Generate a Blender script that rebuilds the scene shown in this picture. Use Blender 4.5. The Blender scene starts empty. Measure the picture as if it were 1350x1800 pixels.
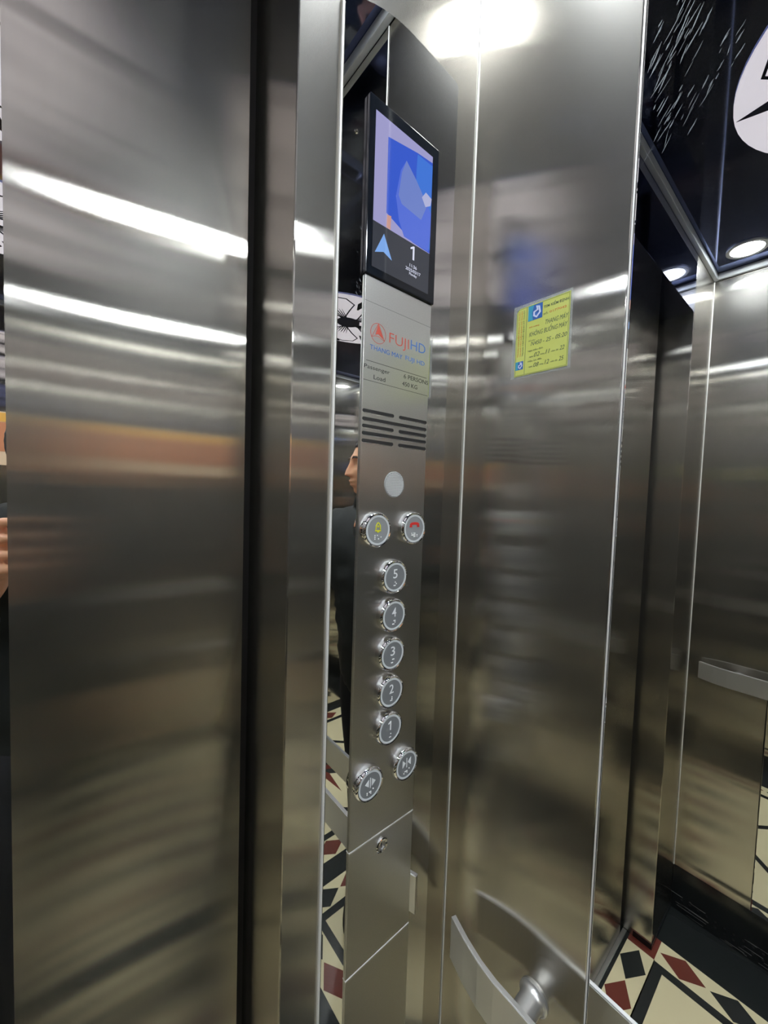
import bpy, bmesh, math, random
from mathutils import Vector, Matrix
random.seed(4)
S = bpy.context.scene
COL = S.collection
PI = math.pi
# ------------------------------------------------------------------ camera, world, exposure
cam_d = bpy.data.cameras.new('camera'); cam = bpy.data.objects.new('camera', cam_d); COL.objects.link(cam)
CAMH = 1.5
yw, pt, rl = [math.radians(a) for a in (40.1669, 2.7297, -1.8238)]
F = Vector((math.sin(yw)*math.cos(pt), math.cos(yw)*math.cos(pt), -math.sin(pt)))
R = Vector((math.cos(yw), -math.sin(yw), 0)); U = R.cross(F)
Rr = R*math.cos(rl) - U*math.sin(rl); Ur = R*math.sin(rl) + U*math.cos(rl)
cam.matrix_world = Matrix(((Rr.x, Ur.x, -F.x, 0), (Rr.y, Ur.y, -F.y, 0), (Rr.z, Ur.z, -F.z, CAMH), (0, 0, 0, 1)))
cam_d.sensor_fit = 'HORIZONTAL'; cam_d.sensor_width = 36; cam_d.lens = 684.7189*36/1350; cam_d.clip_start = .01
S.camera = cam
S.view_settings.view_transform = 'Standard'; S.view_settings.look = 'None'; S.view_settings.gamma = 1
S.view_settings.use_curve_mapping = False
S.view_settings.exposure = 0.0
S.cycles.max_bounces = 16; S.cycles.glossy_bounces = 14; S.cycles.diffuse_bounces = 5
W = bpy.data.worlds.new('world'); S.world = W; W.use_nodes = True
W.node_tree.nodes['Background'].inputs[0].default_value = (.02, .02, .025, 1)
LAMP = 340.0          # emission of each downlight lens
LAMP_COL = (.88, .95, 1.0)
# ------------------------------------------------------------------ room numbers (metres)
D = .3376      # face of the two front columns
ND = .422      # face of the doors
XB = .4215     # right wall
XC = -.9005    # left wall
YR = -1.57     # rear wall
H = 2.285      # ceiling
JB, JC = .1675, -.6750   # door opening edges
BE = .146      # width where the brushed corner panels of the side walls end (Y)
BR = -1.376
ZR, ZR0 = .9505, .8920   # handrail bar top / bottom

# ------------------------------------------------------------------ materials
def mat(name):
    m = bpy.data.materials.new(name); m.use_nodes = True
    return m, m.node_tree.nodes, m.node_tree.links
def pbr(name, col, rough=.5, metal=0., spec=.5, coat=0., emis=None, es=0.):
    m, n, l = mat(name); b = n['Principled BSDF']
    b.inputs['Base Color'].default_value = (*col, 1); b.inputs['Roughness'].default_value = rough
    b.inputs['Metallic'].default_value = metal; b.inputs['Specular IOR Level'].default_value = spec
    b.inputs['Coat Weight'].default_value = coat
    if emis: b.inputs['Emission Color'].default_value = (*emis, 1); b.inputs['Emission Strength'].default_value = es
    return m
def brushed(name, col, r, a, grain=.05, dist='BECKMANN', scale=900, tang=(0, 0, 1), wav=0.0, lobe=.0, lobe_r=.36):
    """vertically brushed sheet steel: reflections smear sideways"""
    m, n, l = mat(name); n.remove(n['Principled BSDF'])
    g = n.new('ShaderNodeBsdfAnisotropic'); g.distribution = dist; g.inputs['Roughness'].default_value = r
    g.inputs['Anisotropy'].default_value = a
    t = n.new('ShaderNodeCombineXYZ'); t.inputs[0].default_value, t.inputs[1].default_value, t.inputs[2].default_value = tang
    l.new(t.outputs[0], g.inputs['Tangent'])
    tc = n.new('ShaderNodeTexCoord'); mp = n.new('ShaderNodeMapping'); mp.inputs['Scale'].default_value = (scale, scale, scale*.012)
    no = n.new('ShaderNodeTexNoise'); no.inputs['Scale'].default_value = 1; no.inputs['Detail'].default_value = 3
    l.new(tc.outputs['Object'], mp.inputs[0]); l.new(mp.outputs[0], no.inputs['Vector'])
    mx = n.new('ShaderNodeMix'); mx.data_type = 'RGBA'
    mx.inputs[6].default_value = (*[c*(1-grain) for c in col], 1); mx.inputs[7].default_value = (*[min(1, c*(1+grain)) for c in col], 1)
    l.new(no.outputs[0], mx.inputs[0]); l.new(mx.outputs[2], g.inputs['Color'])
    if wav:
        # sheet metal is never quite flat
        w = n.new('ShaderNodeTexNoise'); w.inputs['Scale'].default_value = 2.2; w.inputs['Detail'].default_value = 1
        l.new(tc.outputs['Object'], w.inputs['Vector'])
        bp = n.new('ShaderNodeBump'); bp.inputs['Strength'].default_value = wav; bp.inputs['Distance'].default_value = .02
        l.new(w.outputs[0], bp.inputs['Height']); l.new(bp.outputs[0], g.inputs['Normal'])
    if lobe:
        # the wide sheen of ground steel under the sharp one
        g2 = n.new('ShaderNodeBsdfAnisotropic'); g2.inputs['Roughness'].default_value = lobe_r; l.new(mx.outputs[2], g2.inputs['Color'])
        ms = n.new('ShaderNodeMixShader'); ms.inputs[0].default_value = lobe; l.new(g.outputs[0], ms.inputs[1]); l.new(g2.outputs[0], ms.inputs[2])
        l.new(ms.outputs[0], n['Material Output'].inputs[0])
    else: l.new(g.outputs[0], n['Material Output'].inputs[0])
    return m
def glossy(name, col, r):
    m, n, l = mat(name); n.remove(n['Principled BSDF'])
    g = n.new('ShaderNodeBsdfAnisotropic'); g.inputs['Roughness'].default_value = r; g.inputs['Color'].default_value = (*col, 1)
    l.new(g.outputs[0], n['Material Output'].inputs[0]); return m
BRR, BRA = .145, .80
M_BR = brushed('brushed_steel', (.52, .497, .455), BRR, BRA, wav=.12, lobe=.15)
M_DOOR = brushed('brushed_door_steel', (.52, .497, .452), .145, .80, wav=.15, lobe=.15)
M_COP = brushed('satin_steel', (.57, .565, .54), .30, .40, grain=.12, dist='MULTI_GGX')
M_REAR = brushed('rear_brushed_steel', (.70, .67, .61), .10, .74, wav=.10, lobe=.05)
M_MIR = glossy('mirror_steel', (.80, .80, .79), .0)
M_CHR = glossy('chrome', (.86, .86, .87), .05)
M_RAIL = pbr('rail_steel', (.76, .76, .75), .30, .88)
M_POL = glossy('polished_edge', (.85, .85, .84), .12)
M_CEIL = pbr('black_titanium_mirror', (.15, .18, .34), .04, 1.)
M_WHITE = pbr('frosted_white', (.78, .75, .80), .45, emis=(.95, .9, 1), es=.65)  # glow added to brighten the flower discs and fill the car softly
M_EDGE = pbr('bright_edge', (.80, .79, .76), .45, .35)
M_INK = pbr('flower_ink', (.012, .013, .03), .2)
M_BLACK = pbr('black', (.008, .008, .009), .45)
M_GAP = pbr('gap_rubber', (.006, .006, .007), .7)
M_ALU = pbr('aluminium', (.62, .62, .60), .35, 1.)
M_KICK = pbr('black_kick_plate', (.012, .014, .015), .16, 0., .5)
M_CREAM = pbr('cream_tile', (.82, .73, .46), .22)
M_TBLK = pbr('black_tile', (.018, .021, .021), .2)
M_TRED = pbr('red_tile', (.17, .038, .026), .25)
M_ALUF = pbr('trim_grey', (.42, .43, .43), .4, .6)
M_TXT = pbr('engraved_black', (.03, .03, .03), .6)
M_RED = pbr('red_print', (.55, .07, .04), .5)
M_BLUE = pbr('blue_print', (.04, .16, .50), .5)
M_FACE = pbr('button_face_grey', (.17, .18, .19), .4)
M_FACEL = pbr('button_face_light', (.25, .26, .27), .4)
M_NUM = pbr('button_numeral', (.80, .82, .84), .4)
M_YEL = pbr('yellow_symbol', (.60, .60, .02), .5)
M_REDS = pbr('red_symbol', (.60, .02, .015), .5)
M_STK = pbr('yellow_sticker', (.52, .56, .12), .35, coat=.6)
M_INKT = pbr('sticker_ink', (.06, .09, .05), .6)
M_INKR = pbr('sticker_red_ink', (.55, .12, .02), .6)
def screen(name, col, es):
    m, n, l = mat(name); n.remove(n['Principled BSDF'])
    e = n.new('ShaderNodeEmission'); e.inputs[0].default_value = (*col, 1); e.inputs[1].default_value = es
    g = n.new('ShaderNodeBsdfAnisotropic'); g.inputs['Roughness'].default_value = .05
    x = n.new('ShaderNodeMixShader'); x.inputs[0].default_value = .06
    l.new(e.outputs[0], x.inputs[1]); l.new(g.outputs[0], x.inputs[2]); l.new(x.outputs[0], n['Material Output'].inputs[0]); return m
# ------------------------------------------------------------------ builders
def link(name, bm, m, parent=None, loc=None, smooth=False, mw=None):
    me = bpy.data.meshes.new(name); bm.normal_update(); bm.to_mesh(me); bm.free()
    for x in (m if isinstance(m, (list, tuple)) else [m]): me.materials.append(x)
    o = bpy.data.objects.new(name, me); COL.objects.link(o)
    if smooth:
        for p in me.polygons: p.use_smooth = True
        if smooth != True:
            try: me.set_sharp_from_angle(angle=math.radians(smooth))
            except Exception: pass
    if parent: o.parent = parent
    if mw is not None: o.matrix_world = mw
    return o
def box(bm, a, b, bev=0, mi=0):
    x0, y0, z0 = [min(a[i], b[i]) for i in range(3)]; x1, y1, z1 = [max(a[i], b[i]) for i in range(3)]
    vs = [bm.verts.new(p) for p in ((x0,y0,z0),(x1,y0,z0),(x1,y1,z0),(x0,y1,z0),(x0,y0,z1),(x1,y0,z1),(x1,y1,z1),(x0,y1,z1))]
    fs = [bm.faces.new([vs[i] for i in q]) for q in ((3,2,1,0),(4,5,6,7),(0,1,5,4),(1,2,6,5),(2,3,7,6),(3,0,4,7))]
    for f in fs: f.material_index = mi
    if bev:
        es = list({e for f in fs for e in f.edges}); bmesh.ops.bevel(bm, geom=es, offset=bev, segments=2, affect='EDGES', profile=.6)
def boxo(name, a, b, m, parent=None, bev=0):
    bm = bmesh.new(); box(bm, a, b, bev); return link(name, bm, m, parent)
def tag(o, label=None, cat=None, group=None, kind=None):
    if label: o['label'] = label
    if cat: o['category'] = cat
    if group: o['group'] = group
    if kind: o['kind'] = kind
    return o
def empty(name, loc, label, cat, group=None):
    o = bpy.data.objects.new(name, None); COL.objects.link(o); o.location = loc; o.empty_display_size = .05
    tag(o, label, cat, group); o['_'] = 0; del o['_']; return o
def struct(name, bm, m): return tag(link(name, bm, m), kind='structure')
def adopt(o, parent):
    bpy.context.view_layer.update(); o.parent = parent; o.matrix_parent_inverse = parent.matrix_world.inverted(); return o
# frames for flat work: local x to the reader's right, y up, z out of the surface
FA = Matrix(((1,0,0,0),(0,0,-1,D),(0,1,0,0),(0,0,0,1)))            # on the front column: x=X, y=Z
FB = Matrix(((0,0,-1,XB),(-1,0,0,0),(0,1,0,0),(0,0,0,1)))          # on the right wall: x=-Y, y=Z
FC = Matrix(((1,0,0,0),(0,-1,0,0),(0,0,-1,H),(0,0,0,1)))           # on the ceiling, looking up
def prism(bm, pts, z0, z1, mi=0):
    """solid from an outline in local xy"""
    a = [bm.verts.new((x, y, z1)) for x, y in pts]; b = [bm.verts.new((x, y, z0)) for x, y in pts]
    f = [bm.faces.new(a), bm.faces.new(b[::-1])]
    n = len(pts)
    for i in range(n): f.append(bm.faces.new((a[i], b[i], b[(i+1) % n], a[(i+1) % n])))
    for q in f: q.material_index = mi
def disc(cx, cy, rx, ry=None, n=48): return [(cx+rx*math.cos(2*PI*i/n), cy+(ry or rx)*math.sin(2*PI*i/n)) for i in range(n)]
def ring(bm, cx, cy, r0, r1, z0, z1, n=48):
    L = []
    for r, z in ((r0, z0), (r0, z1), (r1, z1), (r1, z0)): L.append([bm.verts.new((cx+r*math.cos(2*PI*i/n), cy+r*math.sin(2*PI*i/n), z)) for i in range(n)])
    for k in range(4):
        A, B = L[k], L[(k+1) % 4]
        for i in range(n): bm.faces.new((A[i], A[(i+1) % n], B[(i+1) % n], B[i]))
    bmesh.ops.recalc_face_normals(bm, faces=bm.faces)
def lathe(bm, cx, cy, prof, n=48):
    """prof: (radius, z) from outside in; closed on the axis"""
    L = [[bm.verts.new((cx+r*math.cos(2*PI*i/n), cy+r*math.sin(2*PI*i/n), z)) for i in range(n)] if r > 1e-6 else [bm.verts.new((cx, cy, z))] for r, z in prof]
    for A, B in zip(L, L[1:]):
        for i in range(n):
            if len(B) == 1: bm.faces.new((A[i], A[(i+1) % n], B[0]))
            elif len(A) == 1: bm.faces.new((A[0], B[(i+1) % n], B[i]))
            else: bm.faces.new((A[i], A[(i+1) % n], B[(i+1) % n], B[i]))
    bmesh.ops.recalc_face_normals(bm, faces=bm.faces)
def strip(bm, pts, w, z0, z1, closed=False, taper=None):
    """a drawn line of width w through points"""
    n = len(pts); Lp, Rp = [], []
    for i, (x, y) in enumerate(pts):
        a = pts[i-1] if (i > 0 or closed) else pts[i]; b = pts[(i+1) % n] if (i < n-1 or closed) else pts[i]
        dx, dy = b[0]-a[0], b[1]-a[1]; L = math.hypot(dx, dy) or 1; ww = (w if taper is None else taper[i])/2
        Lp.append((x-dy/L*ww, y+dx/L*ww)); Rp.append((x+dy/L*ww, y-dx/L*ww))
    T = [[bm.verts.new((p[0], p[1], z)) for p in q] for q, z in ((Lp, z1), (Rp, z1), (Rp, z0), (Lp, z0))]
    m = n if closed else n-1
    for k in range(4):
        A, B = T[k], T[(k+1) % 4]
        for i in range(m): bm.faces.new((A[i], A[(i+1) % n], B[(i+1) % n], B[i]))
    if not closed:
        bm.faces.new([T[k][0] for k in range(4)]); bm.faces.new([T[k][-1] for k in (3, 2, 1, 0)])
    bmesh.ops.recalc_face_normals(bm, faces=bm.faces)
def flat(name, M, m, parent, fn, smooth=False):
    bm = bmesh.new(); fn(bm); o = link(name, bm, m, None, smooth=smooth); o.matrix_world = M
    if parent: adopt(o, parent)
    return o
def text(name, body, x0, x1, y0, cap, M, m, parent, z=.0002, ext=.00015, bold=0, shear=0):
    """lettering fitted to a width and a cap height, as a thin raised mesh"""
    c = bpy.data.curves.new(name, 'FONT'); c.body = body; c.size = 1; c.extrude = .01; c.offset = bold; c.shear = shear; c.resolution_u = 3
    t = bpy.data.objects.new(name, c); COL.objects.link(t); bpy.context.view_layer.update()
    me = bpy.data.meshes.new_from_object(t.evaluated_get(bpy.context.evaluated_depsgraph_get()))
    bpy.data.objects.remove(t); bpy.data.curves.remove(c)
    xs = [v.co.x for v in me.vertices]; a, b = min(xs), max(xs); cp = .70
    for v in me.vertices:
        v.co = ((v.co.x-a)/(b-a)*(x1-x0)+x0, v.co.y/cp*cap+y0, z+(ext if v.co.z > 0 else 0))
    me.materials.clear(); me.materials.append(m); me.name = name
    o = bpy.data.objects.new(name, me); COL.objects.link(o); o.matrix_world = M
    if parent: adopt(o, parent)
    return o

# ------------------------------------------------------------------ the shell
T = .06
def wallbox(name, a, b, m=None): 
    bm = bmesh.new(); box(bm, a, b); return struct(name, bm, m or M_BLACK)
wallbox('wall_right', (XB+.004, ND+.1, 0), (XB+T, YR-T, H+.1))
wallbox('wall_left', (XC-T, ND+.1, 0), (XC-.004, YR-T, H+.1))
wallbox('wall_rear', (XC-T, YR-T, 0), (XB+T, YR-.004, H+.1))
wallbox('wall_front', (XC-T, ND+.1, 0), (XB+T, ND+.16, H+.1))
bm = bmesh.new(); box(bm, (XC-T, YR-T, H), (XB+T, ND+.16, H+.05)); struct('ceiling', bm, M_CEIL)
# floor: marble inlay drawn as pieces let into one slab
bm = bmesh.new(); box(bm, (XC-T, YR-T, -.05), (XB+T, ND+.16, 0), mi=1)
fz = [0.0004]
def piece(pts, mi, lift=0):
    vs = [bm.verts.new((x, y, .0004+lift)) for x, y in pts]; f = bm.faces.new(vs); f.material_index = mi
    if f.normal.z < 0 or True:
        f.normal_update()
        if f.normal.z < 0: f.normal_flip()
XL, XR = -.732, .238
def mat_square(y1, y0):
    """one carpet of marble: border of rhombi, black line, field with crossing black bands"""
    piece([(XL, y1), (XR, y1), (XR, y0), (XL, y0)], 0)
    so, w = .0820, .026
    ax0, ax1, ay0, ay1 = XL+so+.005, XR-so, y0+so, y1-so
    def frame(x0, x1, yy0, yy1, w, mi, lift):
        piece([(x0, yy0), (x1, yy0), (x1, yy0+w), (x0, yy0+w)], mi, lift); piece([(x0, yy1-w), (x1, yy1-w), (x1, yy1), (x0, yy1)], mi, lift)
        piece([(x0, yy0+w), (x0+w, yy0+w), (x0+w, yy1-w), (x0, yy1-w)], mi, lift); piece([(x1-w, yy0+w), (x1, yy0+w), (x1, yy1-w), (x1-w, yy1-w)], mi, lift)
    frame(ax0, ax1, ay0, ay1, w, 1, .0003)
    # rhombi, alternately red and black
    n = 6; cx = [-.580+.129*i for i in range(-0, n)]
    for yy in (y1-.041, y0+.041):
        for i, x in enumerate(cx):
            if x < XR-.1: piece([(x-.062, yy), (x, yy+.038), (x+.062, yy), (x, yy-.038)], 1 if i % 2 == 0 else 2, .0003)
    my = (y1+y0)/2
    k = 0; y = y1-.148
    while y > y0+.13:
        for x in (XL+.042, XR-.041):
            piece([(x-.038, y), (x, y+.06), (x+.038, y), (x, y-.06)], 2 if k % 2 == 0 else 1, .0003)
        y -= .1285; k += 1
    # corner squares
    for sx, x in ((1, XL), (-1, XR)):
        for sy, yy in ((-1, y1), (1, y0)):
            pass
    # field: a black diagonal cross band and a red and black star at the centre
    mx = (ax0+ax1)/2; hx = (ax1-ax0)/2-w; hy = (ay1-ay0)/2-w
    for s1 in (1, -1):
        for s2 in (1, -1):
            a = (mx+s1*hx*.98, my+s2*.02); b = (mx+s1*.02, my+s2*hy*.98); t = .028
            piece([(a[0], a[1]), (b[0], b[1]), (b[0], b[1]-s2*t), (a[0]-s1*t, a[1])], 1, .0003)
    for k in range(8):
        a = k*PI/4; r = .20 if k % 2 == 0 else .14
        piece([(mx, my), (mx+.05*math.cos(a-.39), my+.05*math.sin(a-.39)), (mx+r*math.cos(a), my+r*math.sin(a)), (mx+.05*math.cos(a+.39), my+.05*math.sin(a+.39))], 2 if k % 2 == 0 else 1, .0004)
piece([(XL+.082, .400), (XR-.08, .400), (XR-.08, .319), (XL+.082, .319)], 0)       # threshold strip between the columns
for i in range(6):
    x = -.580+.129*i
    if x < .16: piece([(x-.062, .3625), (x, .3995), (x+.062, .3625), (x, .3255)], 1 if i % 2 == 0 else 2, .0003)
piece([(XL, .402), (XL+.082, .402), (XL+.082, .322), (XL, .322)], 2, .0001)
piece([(XR-.082, .402), (XR, .402), (XR, .322), (XR-.082, .322)], 2, .0001)
def carpet2(y1, y0, first):
    X0, X1 = -.648, .155
    # cream ground incl. borders
    top = y1+(.003 if first else .085); bot = y0-.080
    piece([(XL, top), (XR, top), (XR, bot), (XL, bot)], 0)
    w = .026
    for q in ([(X0, y1-w), (X1, y1-w), (X1, y1), (X0, y1)], [(X0, y0), (X1, y0), (X1, y0+w), (X0, y0+w)],
              [(X0, y0+w), (X0+w, y0+w), (X0+w, y1-w), (X0, y1-w)], [(X1-w, y0+w), (X1, y0+w), (X1, y1-w), (X1-w, y1-w)]): piece(q, 1, .0003)
    for x in (-.690, .197):
        k = 0; y = y1-.064
        while y > y0+.03:
            piece([(x-.038, y), (x, y+.06), (x+.038, y), (x, y-.06)], 2 if k % 2 == 0 else 1, .0003); y -= .1285; k += 1
    rows = [y0-.041] + ([] if first else [y1+.041])
    for yy in rows:
        k = 0; x = .155-.064
        while x > X0+.03:
            piece([(x-.061, yy), (x, yy+.038), (x+.061, yy), (x, yy-.038)], 1 if k % 2 == 0 else 2, .0003); x -= .1285; k += 1
    mx, my = (X0+X1)/2, (y0+y1)/2; hx = (X1-X0)/2-w; hy = (y1-y0)/2-w
    for s1 in (1, -1):
        for s2 in (1, -1):
            a = (mx+s1*hx, my); b = (mx, my+s2*hy); t = .03
            piece([a, b, (b[0], b[1]-s2*t), (a[0]-s1*t, a[1])], 1, .0003)
    for k in range(8):
        a = k*PI/4; r = .19 if k % 2 == 0 else .13
        piece([(mx, my), (mx+.05*math.cos(a-.39), my+.05*math.sin(a-.39)), (mx+r*math.cos(a), my+r*math.sin(a)), (mx+.05*math.cos(a+.39), my+.05*math.sin(a+.39))], 2 if k % 2 == 0 else 1, .0003)
carpet2(.319, -.446, True); carpet2(-.690, -1.445, False)
struct('floor', bm, [M_CREAM, M_TBLK, M_TRED])
# aluminium sill with black line
boxo('trim_1', (JC+.002, ND-.0005, 0), (JB-.002, ND-.013, .004), M_ALU)['kind'] = 'structure'
boxo('trim_2', (JC+.002, ND-.0135, 0), (JB-.002, ND-.022, .0015), M_TBLK)['kind'] = 'structure'
# grey ceiling trim
bm = bmesh.new()
for a, b in (((XC, D-.012, H-.022), (XB, D, H-.001)), ((XC, YR+.012, H-.022), (XB, YR, H-.001)),
             ((XC, YR+.012, H-.022), (XC+.012, D-.012, H-.001)), ((XB-.012, YR+.012, H-.022), (XB, D-.012, H-.001))): box(bm, a, b, .002)
struct('trim_3', bm, M_ALUF)

# ------------------------------------------------------------------ doors
for nm, x0, x1, bs in (('door_1', -.2540+.0015, .1560, 1), ('door_2', -.640, -.2540-.0015, -1)):
    bm = bmesh.new(); box(bm, (x0, ND, .006), (x1, ND+.03, 2.12), .002); o = struct(nm, bm, M_MIR)
    a, b = (-.029, x1) if bs > 0 else (x0, -.385)
    p = boxo('brushed_skin', (a, ND-.0012, .008), (b, ND, 2.118), M_DOOR, o)
boxo('trim_4', (.1562, ND+.012, 0), (JB+.004, ND+.05, 2.12), M_GAP)['kind'] = 'structure'
boxo('trim_5', (JC-.004, ND+.012, 0), (-.6402, ND+.05, 2.12), M_GAP)['kind'] = 'structure'
# header over the door
bm = bmesh.new(); box(bm, (JC, D, 2.09), (JB, ND+.1, H-.001), .001); struct('trim_6', bm, M_CEIL)
# ------------------------------------------------------------------ the two front columns
def column(x0, x1, label):
    t = empty('steel_column', ((x0+x1)/2, (D+ND)/2, 0), label, 'column')
    bm = bmesh.new(); box(bm, (x0, D, 0), (x1, ND+.1, H-.001), .0015); adopt(link('casing', bm, M_BR), t)
    bm = bmesh.new(); box(bm, (x0-(.0015 if x1 < 0 else 0.0015), D-.002, 0), (x1+.0005 if x1 > 0 else x1+.0015, ND-.03, .018), .0005); adopt(link('skirting', bm, M_KICK), t)
    return t
colB = column(JB, XB-.0002, 'brushed steel corner column carrying the lift control panel')
colC = column(XC+.0002, JC, 'narrow brushed steel column beside the handrail seen in the right wall mirror')
# mirror fascia on the near column
fas = empty('mirror_fascia', ((.2147+.381)/2, D, 0), 'tall polished mirror strip behind the control panel, rounded at its top', 'mirror')
def fasc(bm):
    x0, x1, zt = .2150, .3812, 2.0035; p = [(x0, .02), (x1, .02)]
    p += [(x1-.006+.006*math.cos(a), zt-.006+.006*math.sin(a)) for a in [i*PI/2/6 for i in range(7)]]
    n = 14
    for i in range(n+1):
        u = i/n; x = x1-.04-(x1-.04-x0)*u; p.append((x, zt+.001-.030*max(0, (u-.25)/.75)**2.2))
    prism(bm, p, 0, .0020)
flat('mirror_sheet', FA, M_MIR, fas, fasc)
flat('edge_trim', FA, M_EDGE, fas, lambda bm: box(bm, (.2116, .02, 0), (.2138, 1.972, .0030), .0006))
flat('camera_lens', FA, M_CHR, fas, lambda bm: ring(bm, .232, 1.860, .0011, .0022, .0018, .003, 20))

# ------------------------------------------------------------------ control panel
P0, P1 = .2460, .3450; PZ = .0045
cop = empty('control_panel', (.295, D, 0), 'satin steel lift control panel with floor buttons and a lit display', 'control panel')
flat('faceplate', FA, M_COP, cop, lambda bm: [box(bm, (P0, 1.0995+.0006, .0021), (P1, 1.7262, PZ), .0006)])
sd = flat('service_door', FA, M_COP, cop, lambda bm: box(bm, (P0, .9490, .0021), (P1, 1.0985, PZ-.0002), .0008))
flat('lower_plate', FA, M_COP, cop, lambda bm: box(bm, (P0, .03, .0021), (P1, .9475, PZ), .0006))
flat('door_seam', FA, M_EDGE, cop, lambda bm: box(bm, (P0, 1.0985, .0021), (P1, 1.1000, PZ+.0003)))
flat('door_seam', FA, M_EDGE, cop, lambda bm: box(bm, (P0, .9473, .0021), (P1, .9487, PZ+.0002)))
flat('lock_barrel', FA, M_CHR, sd, lambda bm: lathe(bm, .2935, 1.0830, [(.0088, PZ-.001), (.0088, PZ+.0016), (.0076, PZ+.0024), (.0052, PZ+.0018), (.0050, PZ-.0004), (0, PZ-.0004)]), smooth=40)
flat('key_slot', FA, M_BLACK, sd, lambda bm: box(bm, (.2929, 1.0792, PZ-.001), (.2943, 1.0868, PZ+.0002)))
flat('plate_seam', FA, M_TXT, cop, lambda bm: box(bm, (P0, 1.7000, PZ), (P1, 1.7003, PZ+.00005)))
def one(bm, x, y, h, z):
    prism(bm, [(x-.06*h, y), (x+.10*h, y), (x+.10*h, y+h), (x-.02*h, y+h), (x-.30*h, y+.82*h), (x-.30*h, y+.70*h), (x-.06*h, y+.80*h)], z, z+.0003)
# display
dsp = flat('display', FA, pbr('display_bezel', (.006, .008, .012), .08), cop, lambda bm: box(bm, (.2440, 1.7265, .0021), (.3462, 1.9025, .0070), .0008))
DZ = .0071
flat('info_glass', FA, screen('info_area', (.055, .06, .075), .9), dsp, lambda bm: prism(bm, [(.2517, 1.7350), (.3357, 1.7350), (.3357, 1.7810), (.2517, 1.7810)], .0065, DZ))
def pic(name, pts, col, z, es=1.0): flat(name, FA, screen(name, col, es), dsp, lambda bm: prism(bm, pts, .0065, DZ+z))
pic('picture', [(.2517, 1.7812), (.3357, 1.7812), (.3357, 1.8895), (.2517, 1.8895)], (.36, .35, .62), .0001)
pic('picture_wall', [(.2690, 1.7962), (.3080, 1.7825), (.3357, 1.7815), (.3357, 1.8826), (.3117, 1.8804), (.2686, 1.8727)], (.045, .11, .62), .0002)
pic('picture_light', [(.3100, 1.790), (.3357, 1.785), (.3357, 1.8790), (.3115, 1.8790), (.3105, 1.862)], (.06, .19, .70), .0003)
pic('picture_robe', [(.2950, 1.7830), (.3330, 1.7825), (.3357, 1.80), (.3357, 1.826), (.3230, 1.8383), (.3102, 1.8507), (.2950, 1.863), (.2872, 1.8488), (.2816, 1.82), (.2868, 1.7964)], (.10, .17, .70), .0004)
pic('picture_pale', [(.2950, 1.863), (.2890, 1.8480), (.2850, 1.822), (.2900, 1.815), (.3200, 1.812), (.3280, 1.830), (.3230, 1.8383), (.3102, 1.8507)], (.17, .24, .60), .0005)
pic('picture_white', [(.3200, 1.8368), (.3260, 1.8450), (.3357, 1.8422), (.3342, 1.8341), (.326, 1.829)], (.45, .47, .72), .0006)
pic('picture_orange', [(.2697, 1.7815), (.2752, 1.7812), (.2758, 1.7955), (.2700, 1.7947)], (.60, .33, .28), .0003)
M_LIT = screen('lit_white', (.75, .78, .95), 1.0)
flat('arrow', FA, screen('lit_arrow', (.22, .42, .85), 1.0), dsp, lambda bm: [prism(bm, [(.2667, 1.7735), (.2552, 1.7505), (.2668, 1.7550)], .0065, DZ+.0002), prism(bm, [(.2667, 1.7735), (.2668, 1.7550), (.2785, 1.7508)], .0065, DZ+.0002)])
flat('floor_number', FA, M_LIT, dsp, lambda bm: one(bm, .3100, 1.7638, .0148, DZ))
text('time', '11:36', .3050, .3160, 1.7550, .0035, FA, M_LIT, dsp, DZ)
text('date', '2025/03/17', .2990, .3222, 1.7500, .0034, FA, M_LIT, dsp, DZ)
text('weekday', 'Monday', .3048, .3164, 1.7462, .0028, FA, M_LIT, dsp, DZ)
# logo and words
LZ = PZ
def circ(bm): strip(bm, disc(.2652, 1.6705, .0104, .0104, 40), .0005, LZ, LZ+.0002, True); strip(bm, [(.2651, 1.6809), (.2563, 1.6652)], .0005, LZ, LZ+.0002); strip(bm, [(.2563, 1.6652), (.2610, 1.6672), (.2655, 1.6676), (.2740, 1.6647)], .0005, LZ, LZ+.0002); strip(bm, [(.2740, 1.6647), (.2651, 1.6809)], .0005, LZ, LZ+.0002); strip(bm, [(.2651, 1.6809), (.2618, 1.6700)], .0003, LZ, LZ+.0002)
lg = flat('logo', FA, M_RED, cop, circ)
flat('logo_wedge', FA, M_RED, lg, lambda bm: [prism(bm, [(.2651, 1.6795), (.2628, 1.6716), (.2655, 1.6700)], LZ, LZ+.0003), prism(bm, [(.2651, 1.6795), (.2655, 1.6700), (.2722, 1.6665)], LZ, LZ+.0003), prism(bm, [(.2628, 1.6716), (.2610, 1.6684), (.2655, 1.6700)], LZ, LZ+.0003)])
text('brand_name_red', 'FUJI', .2809, .3103, 1.6655, .0112, FA, M_RED, cop, LZ, bold=-.012)
text('brand_name_blue', 'HD', .3134, .3373, 1.6665, .0112, FA, M_BLUE, cop, LZ, bold=-.008)
text('tagline', 'THANG MAY', .2545, .3010, 1.6520, .0050, FA, M_BLUE, cop, LZ, bold=0)
text('tagline', 'FUJI HD', .3058, .3368, 1.6528, .0050, FA, M_BLUE, cop, LZ, bold=0)
flat('rule', FA, M_TXT, cop, lambda bm: box(bm, (.2500, 1.6392, LZ), (.3410, 1.6397, LZ+.0002)))
flat('rule', FA, M_TXT, cop, lambda bm: box(bm, (.2468, 1.6188, LZ), (.3440, 1.6192, LZ+.0002)))
text('capacity_text', 'Passenger', .2475, .2830, 1.6313, .0042, FA, M_TXT, cop, LZ)
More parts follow.
